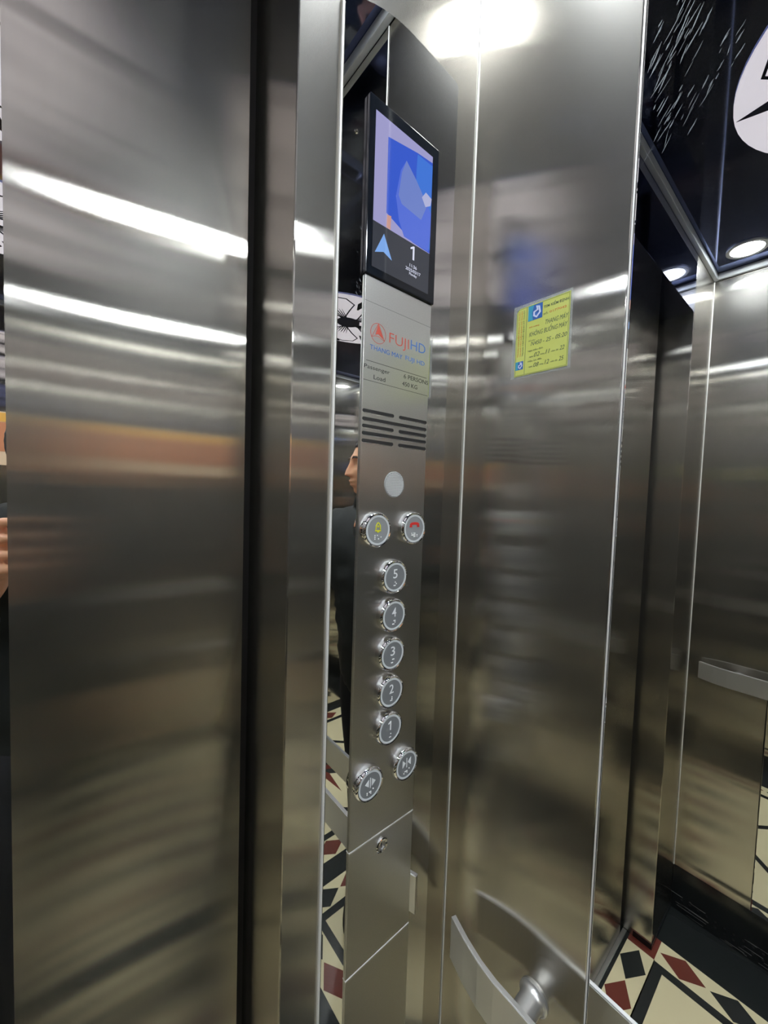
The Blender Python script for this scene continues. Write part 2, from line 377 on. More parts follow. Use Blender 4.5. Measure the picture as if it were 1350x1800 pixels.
text('capacity_text', 'Load', .2607, .2770, 1.6218, .0047, FA, M_TXT, cop, LZ)
text('capacity_text', '6 PERSONS', .3042, .3440, 1.6320, .0048, FA, M_TXT, cop, LZ)
text('capacity_text', '450 KG', .3022, .3262, 1.6233, .0048, FA, M_TXT, cop, LZ)
# speaker slots
def slot(x0, x1, y):
    r = .0019; L = [(x0+r-r*math.sin(PI*i/10), y+r*math.cos(PI*i/10)) for i in range(11)]+[(x1-r+r*math.sin(PI*i/10), y-r*math.cos(PI*i/10)) for i in range(11)]
    o = flat('speaker_slot', FA, M_BLACK, cop, lambda bm: prism(bm, L, PZ-.001, PZ+.0001))
    flat('slot_lip', FA, M_POL, o, lambda bm: strip(bm, [(x0+r, y-r-.0003), (x1-r, y-r-.0003)], .0007, PZ, PZ+.0004))
for y, two in ((1.5870, 1), (1.5785, 0), (1.5710, 1), (1.5635, 0), (1.5555, 1)):
    if two: slot(.2470, .2915, y); slot(.2990, .3442, y)
    else: slot(.2470, .3442, y)
# intercom grille
g = flat('speaker_grille', FA, pbr('grille_grey', (.45, .46, .46), .45, .6), cop, lambda bm: lathe(bm, .2950, 1.5105, [(.0148, PZ-.0005), (.0148, PZ+.0008), (.0138, PZ+.0010), (.0136, PZ+.0004), (0, PZ+.0004)]), smooth=30)
def mesh_lines(bm):
    for i in range(-7, 8):
        t = i*.0018; L = math.sqrt(.0134**2-t*t)
        box(bm, (.2950-L, 1.5105+t-.0004, PZ+.0004), (.2950+L, 1.5105+t+.0004, PZ+.0010))
        box(bm, (.2950+t-.0002, 1.5105-L, PZ+.0004), (.2950+t+.0002, 1.5105+L, PZ+.0008))
flat('grille_mesh', FA, pbr('grille_wire', (.75, .76, .76), .4, .3), g, mesh_lines)
flat('microphone_hole', FA, M_POL, cop, lambda bm: lathe(bm, .3210, 1.3905, [(.0012, PZ), (.0010, PZ+.0006), (0, PZ+.0007)], 16))
# buttons
M_BRL = pbr('braille_dots', (.9, .9, .9), .4)
M_RNG = pbr('ring_white', (.62, .65, .67), .35)
def button(x, y, kind):
    o = flat('button', FA, M_CHR, cop, lambda bm: lathe(bm, x, y, [(.0198, PZ-.0005), (.0198, PZ+.0050), (.0190, PZ+.0074), (.0178, PZ+.0084), (.0168, PZ+.0080), (.0166, PZ+.0068), (0, PZ+.0068)]), smooth=35)
    light = kind in ('bell', 'phone')
    flat('light_ring', FA, M_RNG, o, lambda bm: ring(bm, x, y, .0142, .0163, PZ+.0060, PZ+.0080))
    f = flat('button_face', FA, M_FACEL if light else M_FACE, o, lambda bm: prism(bm, disc(x, y, .0143), PZ+.0060, PZ+.0078))
    z = PZ+.0078
    if kind == '1':
        flat('numeral', FA, M_NUM, o, lambda bm: one(bm, x, y-.0012, .0105, z))
    elif kind in '12345':
        text('numeral', kind, x-(.0032 if kind != '1' else .0020), x+(.0032 if kind != '1' else .0014), y-.0012, .0105, FA, M_NUM, f and o, z, bold=.004)
    elif kind == 'bell':
        def bell(bm):
            s = .0014; strip(bm, [(x-.0042, y-.0005), (x-.0030, y+.0012), (x-.0028, y+.0050), (x-.0012, y+.0074), (x, y+.0082), (x+.0012, y+.0074), (x+.0028, y+.0050), (x+.0030, y+.0012), (x+.0042, y-.0005)], s, z, z+.0003, True)
            strip(bm, [(x-.0016, y-.0020), (x+.0016, y-.0020)], .0012, z, z+.0003); prism(bm, disc(x, y+.0040, .0012), z, z+.0003)
        flat('bell_symbol', FA, M_YEL, o, bell)
    elif kind == 'phone':
        flat('handset_symbol', FA, M_REDS, o, lambda bm: [strip(bm, [(x-.0070, y+.0040), (x-.0045, y+.0056), (x, y+.0060), (x+.0045, y+.0056), (x+.0070, y+.0040)], .0030, z, z+.0003),
            box(bm, (x-.0078, y+.0016, z), (x-.0040, y+.0036, z+.0003)), box(bm, (x+.0040, y+.0016, z), (x+.0078, y+.0036, z+.0003))])
    elif kind == 'open':
        flat('door_open_symbol', FA, M_NUM, o, lambda bm: [prism(bm, [(x-.0074, y+.0028), (x-.0021, y-.0016), (x-.0021, y+.0072)][::-1], z, z+.0003), prism(bm, [(x+.0074, y+.0028), (x+.0021, y-.0016), (x+.0021, y+.0072)], z, z+.0003), box(bm, (x-.0005, y-.0030, z), (x+.0005, y+.0086, z+.0003))])
    elif kind == 'close':
        flat('door_close_symbol', FA, M_NUM, o, lambda bm: [prism(bm, [(x-.0018, y+.0028), (x-.0068, y-.0020), (x-.0068, y+.0076)], z, z+.0003), prism(bm, [(x+.0018, y+.0028), (x+.0068, y-.0020), (x+.0068, y+.0076)][::-1], z, z+.0003), box(bm, (x-.0005, y-.0030, z), (x+.0005, y+.0086, z+.0003))])
    pat = {'1': [(2,1)], '2': [(2,1),(2,0)], '3': [(2,1),(3,1)], '4': [(2,1),(3,1),(3,0)], '5': [(2,1),(3,0)], 'bell': [(0,2),(0,1),(0,0),(2,2),(3,0),(5,1)], 'phone': [(0,1),(0,2),(1,1),(2,2),(3,2),(2,1),(3,1),(2,0),(3,0),(5,1),(5,0)], 'open': [(0,0),(0,1),(2,1),(3,0),(3,1),(5,2)], 'close': [(0,0),(1,1),(2,1),(3,1),(3,0),(5,2)]}[kind]
    if kind in '12345': pat = [(0,0),(1,0)] + [(a-1, b+1) for a, b in pat]
    w = max(a for a, b in pat)
    def dots(bm):
        for a, b in pat: lathe(bm, x+(a-w/2)*.0017, y-.0095+b*.0019, [(.0008, z-.0002), (.0007, z+.0004), (0, z+.0006)], 8)
    flat('braille', FA, M_BRL, o, dots)
for x, y, k in ((.2945, 1.4055, '5'), (.2945, 1.3610, '4'), (.2945, 1.3160, '3'), (.2945, 1.2715, '2'), (.2945, 1.2280, '1'), (.2670, 1.4600, 'bell'), (.3222, 1.4600, 'phone'), (.3232, 1.1725, 'close'), (.2672, 1.1735, 'open')): button(x, y, k)

# ------------------------------------------------------------------ wall panels
def panel(name, a, b, m, label, cat, kickz=.165):
    bm = bmesh.new(); box(bm, a, b, .0012); o = link(name, bm, m); return tag(o, label, cat)
panel('steel_panel', (XB, D-.0005, .0), (XB+.004, BE+.0015, H-.023), M_BR, 'brushed steel wall panel with the yellow inspection sticker, right of the control column', 'wall panel')
panel('wall_mirror', (XB-.0005, BE-.001, .165), (XB+.004, BR, H-.023), M_MIR, 'mirror panel of the right wall, right of the brushed panel with the sticker', 'mirror')
panel('steel_panel', (XB, BR-.002, .0), (XB+.004, YR, H-.023), M_BR, 'brushed steel wall panel at the rear end of the right wall mirror', 'wall panel')
panel('steel_panel', (XC-.004, D-.0005, .165), (XC, .127+.0015, H-.023), M_BR, 'brushed steel wall panel behind the handrail end, beside the mirrored floor', 'wall panel')
panel('wall_mirror', (XC-.004, .127, .165), (XC+.0005, BR, H-.023), M_MIR, 'mirror panel of the left wall, showing floor tiles at the right edge', 'mirror')
panel('steel_panel', (XC-.004, BR-.002, .165), (XC, YR, H-.023), M_BR, 'brushed steel wall panel at the rear end of the left wall mirror', 'wall panel')
for x0, x1, l in ((XC, -.49, 'left third of the rear wall'), (-.487, .005, 'middle of the rear wall behind the person'), (.008, XB, 'right third of the rear wall')):
    panel('steel_panel', (x0, YR-.004, .0), (x1, YR, H-.023), M_REAR, 'brushed steel wall panel, the '+l, 'wall panel')
flat('panel_edge', FB, M_EDGE, None, lambda bm: box(bm, (-BE-.0010, .0, 0), (-BE+.0006, H-.023, .0012), .0003))
tag(bpy.data.objects['panel_edge'], 'thin bright steel edge between the sticker panel and the right wall mirror', 'edge strip')
flat('corner_bead', FB, M_EDGE, None, lambda bm: box(bm, (-D+.0001, .0, 0), (-D+.0017, H-.023, .0010), .0003))
tag(bpy.data.objects['corner_bead'], 'thin bright steel bead down the corner between control column and sticker panel', 'edge strip')
flat('corner_bead', Matrix(((0,0,1,XC),(-1,0,0,0),(0,1,0,0),(0,0,0,1))), M_EDGE, None, lambda bm: box(bm, (-D+.0002, .165, 0), (-D+.0030, H-.023, .0010), .0003))
tag(bpy.data.objects['corner_bead.001'], 'thin bright steel bead in the far left corner, seen in the right wall mirror', 'edge strip')
# black kick plates with vent holes on the side walls (their own top edge meets the panels)
def kick(x, s, y0, y1, label):
    t = empty('kick_plate', (x, (y0+y1)/2, 0), label, 'kick plate')
    boxo_ = boxo('plate', (x, y0, 0), (x-s*.004, y1, .164), M_KICK); adopt(boxo_, t)
    bm = bmesh.new(); y = max(y0, y1)-.03
    while y > min(y0, y1)+.03:
        for z in (.030, .050):
            vs = [bm.verts.new((x+s*.0004, y+.004*math.cos(a), z+.004*math.sin(a))) for a in [i*PI/6 for i in range(12)]]; bm.faces.new(vs)
        y -= .024
    adopt(link('vent_holes', bm, M_BLACK), t)
    bm = bmesh.new(); rnd = random.Random(3)
    for i in range(26):
        y = rnd.uniform(.07, .335) if i < 20 else rnd.uniform(-.6, .1); z = rnd.choice((.008, .020, .032, .058))+rnd.uniform(-.003, .003); L = rnd.uniform(.006, .05); w = rnd.uniform(.0006, .0016)
        q = [bm.verts.new((x+s*.0006, y+a*L, z+b*w)) for a, b in ((-.5, -.5), (.5, -.1), (.5, .4), (-.5, .5))]; bm.faces.new(q)
    tag(adopt(link('scuff_marks', bm, pbr('scuff', (.45, .45, .44), .6)), t), kind='stuff')
kick(XC, 1, D-.001, YR+.001, 'black vented kick plate along the foot of the left wall')
kick(XB-.0006, -1, BE-.001, BR, 'black vented kick plate along the foot of the right wall mirror')

# dried wiping marks on the right wall mirror
M_SMR, _n, _l = mat('dried_wipe'); _p = _n['Principled BSDF']; _p.inputs['Base Color'].default_value = (.62, .68, .74, 1); _p.inputs['Roughness'].default_value = .6; _p.inputs['Alpha'].default_value = .13
def smears(bm):
    rnd = random.Random(11)
    ang = math.radians(58)
    for (cx, cz, n, sp, ln) in ((-.125, 1.900, 46, .012, .030), (-.118, 1.842, 30, .009, .020), (-.105, 1.935, 18, .010, .022), (-.085, 1.868, 12, .006, .014)):
        for i in range(n):
            a = ang+rnd.gauss(0, .10); u = rnd.gauss(0, sp); v = rnd.gauss(0, sp*2.0); L = ln*rnd.uniform(.15, .8)
            x = cx+u*math.sin(ang)+v*math.cos(ang); z = cz-u*math.cos(ang)+v*math.sin(ang)
            if x < -.142: continue
            w = rnd.uniform(.0003, .0011)
            p = [(x+t*L*math.cos(a)+rnd.uniform(-.0003, .0003), z+t*L*math.sin(a)) for t in (-.5, -.2, .15, .5)]
            if min(q[0] for q in p) < -.143: continue
            strip(bm, p, w, .0005+.00002*(i % 5), .0006+.00002*(i % 5), taper=[w*.2, w, w*.8, w*.15])
_sm = flat('wiping_marks', FB, M_SMR, bpy.data.objects['wall_mirror'], smears); _sm['kind'] = 'stuff'
# ------------------------------------------------------------------ handrails
def rail(frame, length, label, sharp_gap=.036):
    """local x along the rail, y up, z out from the wall"""
    t = empty('handrail', (0, 0, 0), label, 'handrail'); t.matrix_world = frame
    L = length
    pts = []
    path = [(0, .0255), (.027, .0345), (.052, .0413), (.067, .0440), (.084, .0455), (.125, .0380)]
    path = [(0, .0255), (.027, .0345), (.052, .0405), (.075, .0430), (.10, .0430)]
    pts = path + [(L-x, z) for x, z in path[::-1]]
    bm = bmesh.new(); th = .0065
    rows = []
    n = len(pts)
    for i, (x, z) in enumerate(pts):
        a = pts[max(0, i-1)]; b = pts[min(n-1, i+1)]; dx, dz = b[0]-a[0], b[1]-a[1]; q = math.hypot(dx, dz); nx, nz = -dz/q*th/2, dx/q*th/2
        rows.append([bm.verts.new((x+s*nx, yy, z+s*nz)) for s, yy in ((1, ZR0), (1, ZR), (-1, ZR), (-1, ZR0))])
    for A, B in zip(rows, rows[1:]):
        for k in range(4): bm.faces.new((A[k], A[(k+1) % 4], B[(k+1) % 4], B[k]))
    bm.faces.new(rows[0][::-1]); bm.faces.new(rows[-1])
    bmesh.ops.recalc_face_normals(bm, faces=bm.faces)
    es = [e for e in bm.edges if abs((e.verts[0].co-e.verts[1].co).normalized().y) < .3 and len(e.link_faces) == 2 and abs(e.link_faces[0].normal.dot(e.link_faces[1].normal)) < .5]
    bmesh.ops.bevel(bm, geom=es, offset=.0012, segments=2, affect='EDGES')
    o = link('rail_bar', bm, M_RAIL); o.matrix_world = frame; adopt(o, t)
    for x in (.100, L/2, L-.100):
        bm = bmesh.new(); n = 32
        prof = [(.0128, .0408), (.0128, .010), (.0134, .0060), (.0150, .0035), (.0172, .0026), (.0172, 0), (0, 0)]
        Ls = [[bm.verts.new((x+r*math.cos(2*PI*i/n), (ZR+ZR0)/2+r*math.sin(2*PI*i/n), z)) for i in range(n)] if r else [bm.verts.new((x, (ZR+ZR0)/2, z))] for r, z in prof]
        for A, B in zip(Ls, Ls[1:]):
            for i in range(n):
                bm.faces.new((A[i], A[(i+1) % n], B[0])) if len(B) == 1 else bm.faces.new((A[i], A[(i+1) % n], B[(i+1) % n], B[i]))
        bm.faces.new(Ls[0][::-1]); bmesh.ops.recalc_face_normals(bm, faces=bm.faces)
        o = link('bracket', bm, M_RAIL, smooth=40); o.matrix_world = frame; adopt(o, t)
RL = .3015+1.53
fB = Matrix(((0,0,-1,XB),(-1,0,0,.3015),(0,1,0,0),(0,0,0,1)))
fC2 = Matrix(((0,0,1,XC),(-1,0,0,.3000),(0,1,0,0),(0,0,0,1)))
fR = Matrix(((1,0,0,XC+.05),(0,0,1,YR),(0,1,0,0),(0,0,0,1)))
rail(fB, RL, 'flat steel handrail on the right wall below the sticker, curved end at the corner')
rail(fC2, RL, 'flat steel handrail on the left wall, seen in the mirror at the right edge')
rail(fR, XB-XC-.1, 'flat steel handrail across the rear wall, seen dimly in the doors')

# notice board on the rear wall (its warm colours smear across the doors)
ntc = empty('notice', (.08, YR, 1.69), 'orange and cream notice on the rear wall, its colours smeared across the doors', 'notice')
def plate(name, x0, x1, z0, z1, y, m):
    bm = bmesh.new(); box(bm, (x0, YR+y, z0), (x1, YR+y+.002, z1)); return adopt(link(name, bm, m), ntc)
plate('backing', -.205, .375, 1.572, 1.806, .0002, pbr('notice_cream', (.80, .58, .38), .5))
plate('top_band', -.200, .370, 1.762, 1.801, .0016, pbr('notice_yellow', (.85, .45, .08), .5))
plate('middle_band', -.200, .370, 1.632, 1.760, .0016, pbr('notice_orange', (.62, .24, .11), .5))
# ------------------------------------------------------------------ inspection sticker (on the right wall)
stk = empty('inspection_sticker', (XB, -.233, 1.683), 'yellow inspection certificate sticker with handwriting on the brushed steel wall', 'sticker')
stk.location = (XB, .233, 1.683)
flat('laminate', FB, pbr('clear_laminate', (.62, .66, .62), .12, .0), stk, lambda bm: prism(bm, [(-.2700, 1.6415), (-.1985, 1.6405), (-.1995, 1.7250), (-.2690, 1.7260)], 0, .0003)).data.materials[0].node_tree.nodes['Principled BSDF'].inputs['Alpha'].default_value = .25
a0, a1, b0, b1 = -.2650, -.2018, 1.6435, 1.7222
sheet = flat('paper', FB, M_STK, stk, lambda bm: prism(bm, [(a0, b0), (a1, b0), (a1, b1), (a0+.004, b1), (a0, b1-.004)], .0003, .0006))
SZ = .0006
flat('border_line', FB, M_INKT, stk, lambda bm: [strip(bm, [(a0+.001, b0+.001), (a1-.001, b0+.001), (a1-.001, b1-.001), (a0+.001, b1-.001)], .0004, SZ, SZ+.0001, True), box(bm, (-.2523, b0+.001, SZ), (-.2519, b1-.001, SZ+.0001))])
M_SB = pbr('sticker_blue', (.02, .10, .36), .4, coat=.5); M_SW = pbr('sticker_pale', (.55, .60, .78), .4); M_ST = pbr('sticker_teal', (.03, .28, .42), .4)
def badge(x0, x1, y0, y1):
    w, h = x1-x0, y1-y0
    o = flat('badge', FB, M_SB, stk, lambda bm: prism(bm, [(x0, y0), (x1, y0), (x1, y1), (x0, y1)], SZ-.0001, SZ+.0001))
    flat('badge_corner', FB, M_ST, o, lambda bm: prism(bm, [(x0, y0), (x0+w*.35, y0), (x0+w*.28, y0+h*.5), (x0+w*.4, y1), (x0, y1)], SZ, SZ+.00015))
    flat('badge_emblem', FB, M_SW, o, lambda bm: strip(bm, [(x0+w*.42, y0+h*.30), (x0+w*.60, y0+h*.16), (x0+w*.84, y0+h*.42), (x0+w*.76, y0+h*.80), (x0+w*.60, y0+h*.88), (x0+w*.66, y0+h*.62), (x0+w*.42, y0+h*.52)], w*.13, SZ, SZ+.0003, True))
badge(-.2503, -.2330, 1.7042, 1.7210); badge(-.2638, -.2540, 1.6510, 1.6606)
tx = lambda s, x0, x1, y, c, m=M_INKT, b=0.: text('handwriting' if c > .004 else 'sticker_text', s, x0, x1, y, c, FB, m, stk, SZ, .0001, b, .28 if c > .004 else 0)
tx('TEM KIỂM ĐỊNH', -.2318, -.2036, 1.7135, .0028, b=.01); tx('SỐ:', -.2316, -.2262, 1.7060, .0018); tx('0177042', -.2245, -.2056, 1.7062, .0024, M_INKR)
tx('Đối tượng:', -.2485, -.2360, 1.6962, .0014, M_INKR)
tx('THANG MÁY', -.2289, -.2030, 1.6950, .0050); tx('KHÔNG BUỒNG MÁY', -.2480, -.2035, 1.6862, .0050)
tx('Số hiệu:', -.2485, -.2400, 1.6808, .0014); tx('N450 - 2S - 05:20', -.2455, -.2036, 1.6755, .0046)
tx('Ngày kiểm định', -.2485, -.2305, 1.6692, .0018); tx('ngày', -.2468, -.2415, 1.6625, .0016); tx('02', -.2408, -.2340, 1.6620, .0048); tx('tháng', -.2332, -.2280, 1.6625, .0016); tx('11', -.2270, -.2220, 1.6620, .0048); tx('năm 20', -.2205, -.2125, 1.6625, .0016); tx('22', -.2110, -.2058, 1.6622, .0046)
tx('Hiệu lực đến', -.2480, -.2315, 1.6573, .0018); tx('ngày', -.2468, -.2420, 1.6512, .0016); tx('08', -.2410, -.2345, 1.6505, .0048); tx('tháng', -.2335, -.2290, 1.6512, .0016); tx('12', -.2275, -.2225, 1.6507, .0048); tx('năm 20', -.2205, -.2130, 1.6512, .0016); tx('25', -.2115, -.2060, 1.6508, .0046)
# the printing that runs up the side
FBV = FB @ Matrix.Translation((-.2585, 1.690, 0)) @ Matrix.Rotation(PI/2, 4, 'Z')
for dy, m in ((-.0038, M_INKT), (-.0010, M_INKR), (.0022, M_INKR)):
    text('sticker_text', 'TRUNG TÂM KIỂM ĐỊNH KỸ THUẬT', -.0240, .0290, dy, .0014, FBV, m, stk, SZ, .0001)

# ------------------------------------------------------------------ ceiling flowers and lamps
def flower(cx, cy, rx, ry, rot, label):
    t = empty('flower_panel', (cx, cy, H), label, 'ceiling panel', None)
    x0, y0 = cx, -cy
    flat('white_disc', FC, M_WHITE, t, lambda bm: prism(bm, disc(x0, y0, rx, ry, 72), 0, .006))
    def lines(bm):
        z0, z1 = .0055, .0068
        prism(bm, disc(x0, y0, .055, .048, 32), z0, z1+.0003)
        n = 5
        for k in range(n):
            a = rot+2*PI*k/n; ca, sa = math.cos(a), math.sin(a)
            P = lambda r, t: (x0+rx*(r*math.cos(a+t)), y0+ry*(r*math.sin(a+t)))
            pet = [P(.20, -.10), P(.50, -.42), P(.74, -.50), P(.90, -.34), P(.93, -.10), P(.88, .02), P(.93, .14), P(.88, .36), P(.72, .50), P(.48, .40), P(.20, .12)]
            strip(bm, pet, .006, z0, z1)
            for s in (-.26, -.13, 0, .13, .26): strip(bm, [P(.16, s), P(.36+.08*math.cos(s*9), s*.8), P(.52, s*.7)], .004, z0, z1, taper=[.006, .004, .001])
            # dark wedges between the petals, widening to the rim
            b = PI/n
            prism(bm, [P(.58, b-.02), P(.80, b-.07), P(.99, b), P(.80, b+.07), P(.58, b+.02)], z0, z1)
            prism(bm, [P(.999, .02), P(.965, .10), P(.86, .03)], z0, z1)
    flat('petal_lines', FC, M_INK, t, lines)
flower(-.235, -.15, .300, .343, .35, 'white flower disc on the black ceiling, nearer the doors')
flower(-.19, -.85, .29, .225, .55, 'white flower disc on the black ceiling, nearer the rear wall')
M_LAMP = mat('lamp_lens'); _m, _n, _l = M_LAMP; _n.remove(_n['Principled BSDF']); _e = _n.new('ShaderNodeEmission'); _e.inputs[0].default_value = (*LAMP_COL, 1); _e.inputs[1].default_value = LAMP; _l.new(_e.outputs[0], _n['Material Output'].inputs[0]); M_LAMP = _m
where = {(.30, .24): 'over the control column corner', (-.78, .24): 'in the front left corner, its glow seen in the right mirror', (.30, -.52): 'midway along the right wall', (-.78, -.52): 'midway along the left wall', (.30, -1.36): 'in the rear right corner', (-.78, -1.36): 'in the rear left corner'}
for (x, y), w in where.items():
    t = empty('downlight', (x, y, H), 'round white ceiling downlight '+w, 'downlight', 'round downlights around the ceiling')
    flat('rim', FC, M_RAIL, t, lambda bm: ring(bm, x, -y, .040, .050, 0, .005))
    flat('lens', FC, M_LAMP, t, lambda bm: prism(bm, disc(x, -y, .0405), 0, .003))

# ------------------------------------------------------------------ the person holding the phone
def skin(name, chains, m, parent, sub=2):
    """chains: list of lists of (point, radius); points shared by value are one joint"""
    bm = bmesh.new(); lay = bm.verts.layers.skin.verify(); V = {}
    for ch in chains:
        pv = None
        for p, r in ch:
            k = tuple(round(c, 4) for c in p)
            if k not in V:
                v = bm.verts.new(p); rr = r if isinstance(r, tuple) else (r, r); v[lay].radius = rr; v[lay].use_root = not V; V[k] = v
            v = V[k]
            if pv is not None and pv is not v and not bm.edges.get((pv, v)): bm.edges.new((pv, v))
            pv = v
    me = bpy.data.meshes.new(name); bm.to_mesh(me); bm.free(); o = bpy.data.objects.new(name, me); COL.objects.link(o)
    sm = o.modifiers.new('s', 'SKIN'); sm.use_smooth_shade = True
    s2 = o.modifiers.new('u', 'SUBSURF'); s2.levels = s2.render_levels = sub
    bpy.context.view_layer.update()
    me2 = bpy.data.meshes.new_from_object(o.evaluated_get(bpy.context.evaluated_depsgraph_get()))
    bpy.data.objects.remove(o); me2.materials.clear(); me2.materials.append(m); me2.name = name
    o = bpy.data.objects.new(name, me2); COL.objects.link(o)
    for p in me2.polygons: p.use_smooth = True
    if parent: adopt(o, parent)
    return o
PX, PY = -.02, -.40
fwd = Vector((.80, .60, 0)).normalized(); lef = Vector((-fwd.y, fwd.x, 0))
def B(f, l, z): q = Vector((PX, PY, 0)) + fwd*f + lef*l; return (q.x, q.y, z)
person = empty('person', (PX, PY, 0), 'person in a black jacket and dark trousers, face in profile, holding a phone', 'person')
M_SKIN = pbr('skin', (.72, .37, .21), .5); M_SKIN.node_tree.nodes['Principled BSDF'].inputs['Subsurface Weight'].default_value = .1
M_JK = pbr('black_jacket', (.013, .015, .013), .66, spec=.35); M_TR = pbr('dark_trousers', (.010, .010, .013), .8); M_HAIR = pbr('black_hair', (.008, .007, .007), .45); M_SHOE = pbr('dark_shoe', (.015, .013, .012), .5)
# phone
phone = empty('smartphone', (0, 0, 1.45), 'black smartphone held up beside the doors', 'phone')
fm = Matrix(((Rr.x, Ur.x, -F.x, 0), (Rr.y, Ur.y, -F.y, 0), (Rr.z, Ur.z, -F.z, CAMH), (0, 0, 0, 1)))
bm = bmesh.new(); box(bm, (-.058, -.140, .004), (.016, .016, .012), .003); o = link('phone_body', bm, M_BLACK); o.matrix_world = fm; adopt(o, phone)
bm = bmesh.new(); box(bm, (-.055, -.136, .0118), (.013, .012, .0124), 0); o = link('phone_screen', bm, screen('phone_screen', (.30, .31, .32), .5)); o.matrix_world = fm; adopt(o, phone)
def Pm(x, y, z): q = fm @ Vector((x, y, z)); return (q.x, q.y, q.z)
# left hand round the phone's left edge
wrist = Pm(-.045, -.175, .075); palm = Pm(-.055, -.120, .035)
hand = [[(wrist, .026), (palm, (.030, .016))]]
for i, (yy, L) in enumerate(((-.060, .9), (-.085, 1.0), (-.110, .95), (-.132, .8))):
    kn = Pm(-.064, yy-.006, .028); m1 = Pm(-.070, yy, .012); m2 = Pm(-.0675, yy+.002, -.004); tip = Pm(-.058+.004*(1-L), yy+.003, -.009)
    hand.append([(palm, (.030, .016)), (kn, .0095), (m1, .0085), (m2, .0075), (tip, .0068)])
hand.append([(palm, (.030, .016)), (Pm(-.045, -.095, .034), .012), (Pm(-.028, -.075, .026), .010), (Pm(-.012, -.062, .022), .008)])
headz = 1.615
el = B(.02, .30, 1.13); sh = B(-.01, .17, 1.38); shr = B(-.01, -.17, 1.38); elr = B(-.04, -.25, 1.12); wr = B(.06, -.25, .88)
elb = tuple(Vector(el)*.78+(Vector(sh)+Vector(wrist))*.11); elrb = tuple(Vector(elr)*.78+(Vector(shr)+Vector(wr))*.11)
body = [[(B(0,.05,.96), (.07, .07)), (B(0,0,1.12), (.07, .07)), (B(0,0,1.28), (.075, .07)), (B(-.005,0,1.36), (.06, .05)), (B(.01,0,1.46), (.050, .050)), (B(.03,.01,1.55), (.052, .052))],
        [(B(-.005,0,1.36), (.06, .05)), (sh, .024), (elb, .016), (wrist, .026)],
        [(B(-.005,0,1.36), (.06, .05)), (shr, .024), (elrb, .016), (wr, .026), (B(.10, -.245, .80), (.030, .016))],
        [(B(0,.05,.96), (.07, .07)), (B(0, .12, .88), .05), (B(.0, .17, .50), .045), (B(-.02, .18, .09), .035), (B(.08, .19, .04), .035)],
        [(B(0,.05,.96), (.07, .07)), (B(0, -.02, .88), .05), (B(.0, -.01, .50), .045), (B(-.02, 0, .09), .035), (B(.08, -.01, .04), .035)]]
rh = B(.10, -.245, .80)
for i, q in enumerate((.030, .010, -.010, -.028)):
    hand2 = [(rh, (.030, .016)), (B(.115, -.245+q*.2, .765+q*.3), .009), (B(.125+q*.4, -.238, .735), .008), (B(.118+q*.5, -.228, .712), .007)]
    body.append(hand2)
body.append([(rh, (.030, .016)), (B(.13, -.23, .79), .010), (B(.145, -.22, .765), .008)])
bo = skin('body', body+hand, M_SKIN, None, 1)
# head (local: +y forward), shaped from a dense sphere
def gs(v, s): return math.exp(-(v/s)**2)
def head_mesh():
    bm = bmesh.new(); bmesh.ops.create_uvsphere(bm, u_segments=96, v_segments=72, radius=1)
    for v in bm.verts:
        x, y, z = v.co; Z = z*.122
        wx = .076*(1-.16*max(0, -z)**1.3-.02*z*z); wy = .096
        if z < -.1: wy *= 1-.22*max(0, -z-.1)**1.2
        X, Y = x*wx, y*wy
        # round skull, straighter face
        if y > 0:
            f = max(0, y)**.5
            Y += .006*gs(z+.35, .5)*f
            Y += .007*gs(Z-.030, .012)*gs(X, .045)*f           # brow
            Y -= .013*gs(Z-.008, .014)*(gs(X-.030, .016)+gs(X+.030, .016))*f   # sockets
            Y += .007*gs(Z-.006, .008)*(gs(X-.031, .011)+gs(X+.031, .011))*f   # eyes
            pr = 0
            if Z > -.034: pr = .026*max(0, 1-(Z+.030)/.055)**.8 if Z < .025 else 0
            else: pr = .026*max(0, 1-(-.030-Z)/.010)
            Y += pr*gs(X, .0105+.006*gs(Z+.030, .012))*f        # nose
            Y += .011*gs(Z+.052, .0065)*gs(X, .022)*f + .010*gs(Z+.066, .0065)*gs(X, .019)*f - .004*gs(Z+.0590, .0028)*gs(X, .022)*f   # lips
            Y += .012*gs(Z+.095, .014)*gs(X, .022)*f - .004*gs(Z+.080, .007)*gs(X, .025)*f     # chin
            Y += (.030*gs(Z+.098, .036)+.008*gs(Z+.055, .025))*gs(X, .040)*f
            Y += .004*gs(Z+.022, .02)*(gs(X-.042, .02)+gs(X+.042, .02))*f     # cheeks
        v.co = (X, Y, Z)
    for s in (-1, 1):      # ears
        r = bmesh.ops.create_uvsphere(bm, u_segments=20, v_segments=14, radius=1)
        for v in r['verts']:
            a, b, c = v.co; v.co = (s*(.071+.010*abs(a)*.6+.004*b*-1), -.008+b*.016-.004*c, -.008+c*.030)
    return bm
face = Vector((.93, -.36, 0)).normalized(); side = Vector((face.y, -face.x, 0))
hc = Vector((.008, -.360, 1.590))
HM = Matrix(((side.x, face.x, 0, hc.x), (side.y, face.y, 0, hc.y), (0, 0, 1, hc.z), (0, 0, 0, 1)))
HM = HM @ Matrix.Rotation(-.05, 4, 'X') @ Matrix.Scale(.91, 4)
hb = head_mesh(); hb.transform(HM)
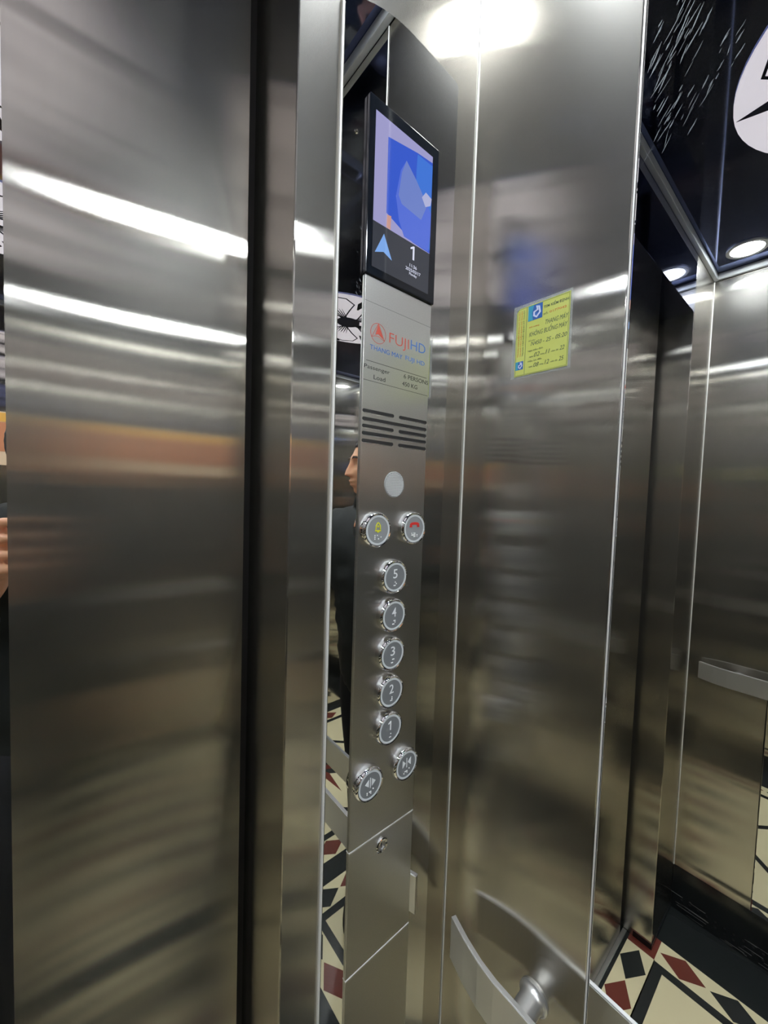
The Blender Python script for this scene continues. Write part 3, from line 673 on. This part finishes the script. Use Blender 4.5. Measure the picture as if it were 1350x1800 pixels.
# one continuous surface: head and body fused
bmj = bmesh.new(); bmj.from_mesh(bo.data); me_h = bpy.data.meshes.new('h'); hb.to_mesh(me_h); hb.free(); bmj.from_mesh(me_h)
bmj.to_mesh(bo.data); bmj.free()
rm = bo.modifiers.new('r', 'REMESH'); rm.mode = 'VOXEL'; rm.voxel_size = .0035; rm.use_smooth_shade = True
bpy.context.view_layer.update()
me2 = bpy.data.meshes.new_from_object(bo.evaluated_get(bpy.context.evaluated_depsgraph_get())); me2.materials.clear(); me2.materials.append(M_SKIN)
bo.modifiers.clear(); bo.data = me2; bo.data.name = 'body'; adopt(bo, person)
for p in me2.polygons: p.use_smooth = True
# hair: skull cap with a hairline, sides over the ears
bm = bmesh.new(); bmesh.ops.create_uvsphere(bm, u_segments=64, v_segments=48, radius=1)
for v in bm.verts:
    x, y, z = v.co; n = random.uniform(-.0012, .0012)
    v.co = (x*(.081+n), y*(.103+n)-.002, z*.128+.001)
cut = [v for v in bm.verts if v.co.z < .058+.25*max(0, v.co.y-.03)-1.1*max(0, -(v.co.y-.028)) or v.co.z < -.075]
bmesh.ops.delete(bm, geom=cut, context='VERTS'); bmesh.ops.solidify(bm, geom=bm.faces[:], thickness=.009)
o = link('hair', bm, M_HAIR, smooth=True); o.matrix_world = HM; adopt(o, person)
bm = bmesh.new()
for s in (-1, 1):
    strip(bm, [(s*.014, .026), (s*.030, .031), (s*.046, .025)], .006, .078, .100, taper=[.003, .004, .002])
bm.transform(Matrix(((1,0,0,0),(0,0,1,0),(0,1,0,.003),(0,0,0,1)))); o = link('eyebrows', bm, M_HAIR); o.matrix_world = HM; adopt(o, person)
# jacket and trousers
cuff = tuple(Vector(wrist)*.88+Vector(el)*.12)
jk = [[(B(0,.04,.79), (.155, .150)), (B(0,.035,.92), (.165, .155)), (B(0,.015,1.07), (.165, .150)), (B(0,0,1.22), (.190, .140)), (B(-.005,0,1.37), (.140, .105)), (B(.015,0,1.450), (.080, .078)), (B(.035,.010,1.525), (.070, .070))],
      [(B(-.005,0,1.37), (.140, .105)), (B(-.01, .180, 1.365), .070), (B(.0, .25, 1.26), .066), (el, .074), (tuple((Vector(el)+Vector(wrist))/2), .050), (cuff, .040)],
      [(B(-.005,0,1.37), (.140, .105)), (B(-.01, -.180, 1.365), .070), (B(-.03, -.235, 1.25), .066), (elr, .074), (tuple((Vector(elr)+Vector(wr))/2), .050), (wr, .040)]]
jo = skin('jacket', jk, M_JK, None, 3)
dm = jo.modifiers.new('d', 'DISPLACE'); tx_ = bpy.data.textures.new('folds', 'CLOUDS'); tx_.noise_scale = .055; dm.texture = tx_; dm.strength = .028; dm.mid_level = .5
adopt(jo, person)
tr = [[(B(0,.02,1.02), (.12, .10)), (B(0,.045,.93), (.150, .12)), (B(0, .12, .84), .095), (B(.0, .17, .50), .070), (B(-.02, .18, .06), .060)], [(B(0,.045,.93), (.150, .12)), (B(0, -.03, .84), .095), (B(.0, -.01, .50), .070), (B(-.02, 0, .06), .060)]]
skin('trousers', tr, M_TR, person, 2)
for s in (-1, 1):
    bm = bmesh.new(); bmesh.ops.create_uvsphere(bm, u_segments=28, v_segments=16, radius=1)
    for v in bm.verts:
        x, y, z = v.co; v.co = (x*.047*(1-.15*abs(y)), y*.14, max(-.045, z*.052*(1.1-.35*y)))
    c = B(.035, .09+s*.095, .0465); o = link('shoe', bm, M_SHOE, smooth=True)
    o.matrix_world = Matrix(((-lef.x, fwd.x, 0, c[0]), (-lef.y, fwd.y, 0, c[1]), (0, 0, 1, c[2]), (0, 0, 0, 1))); adopt(o, person)
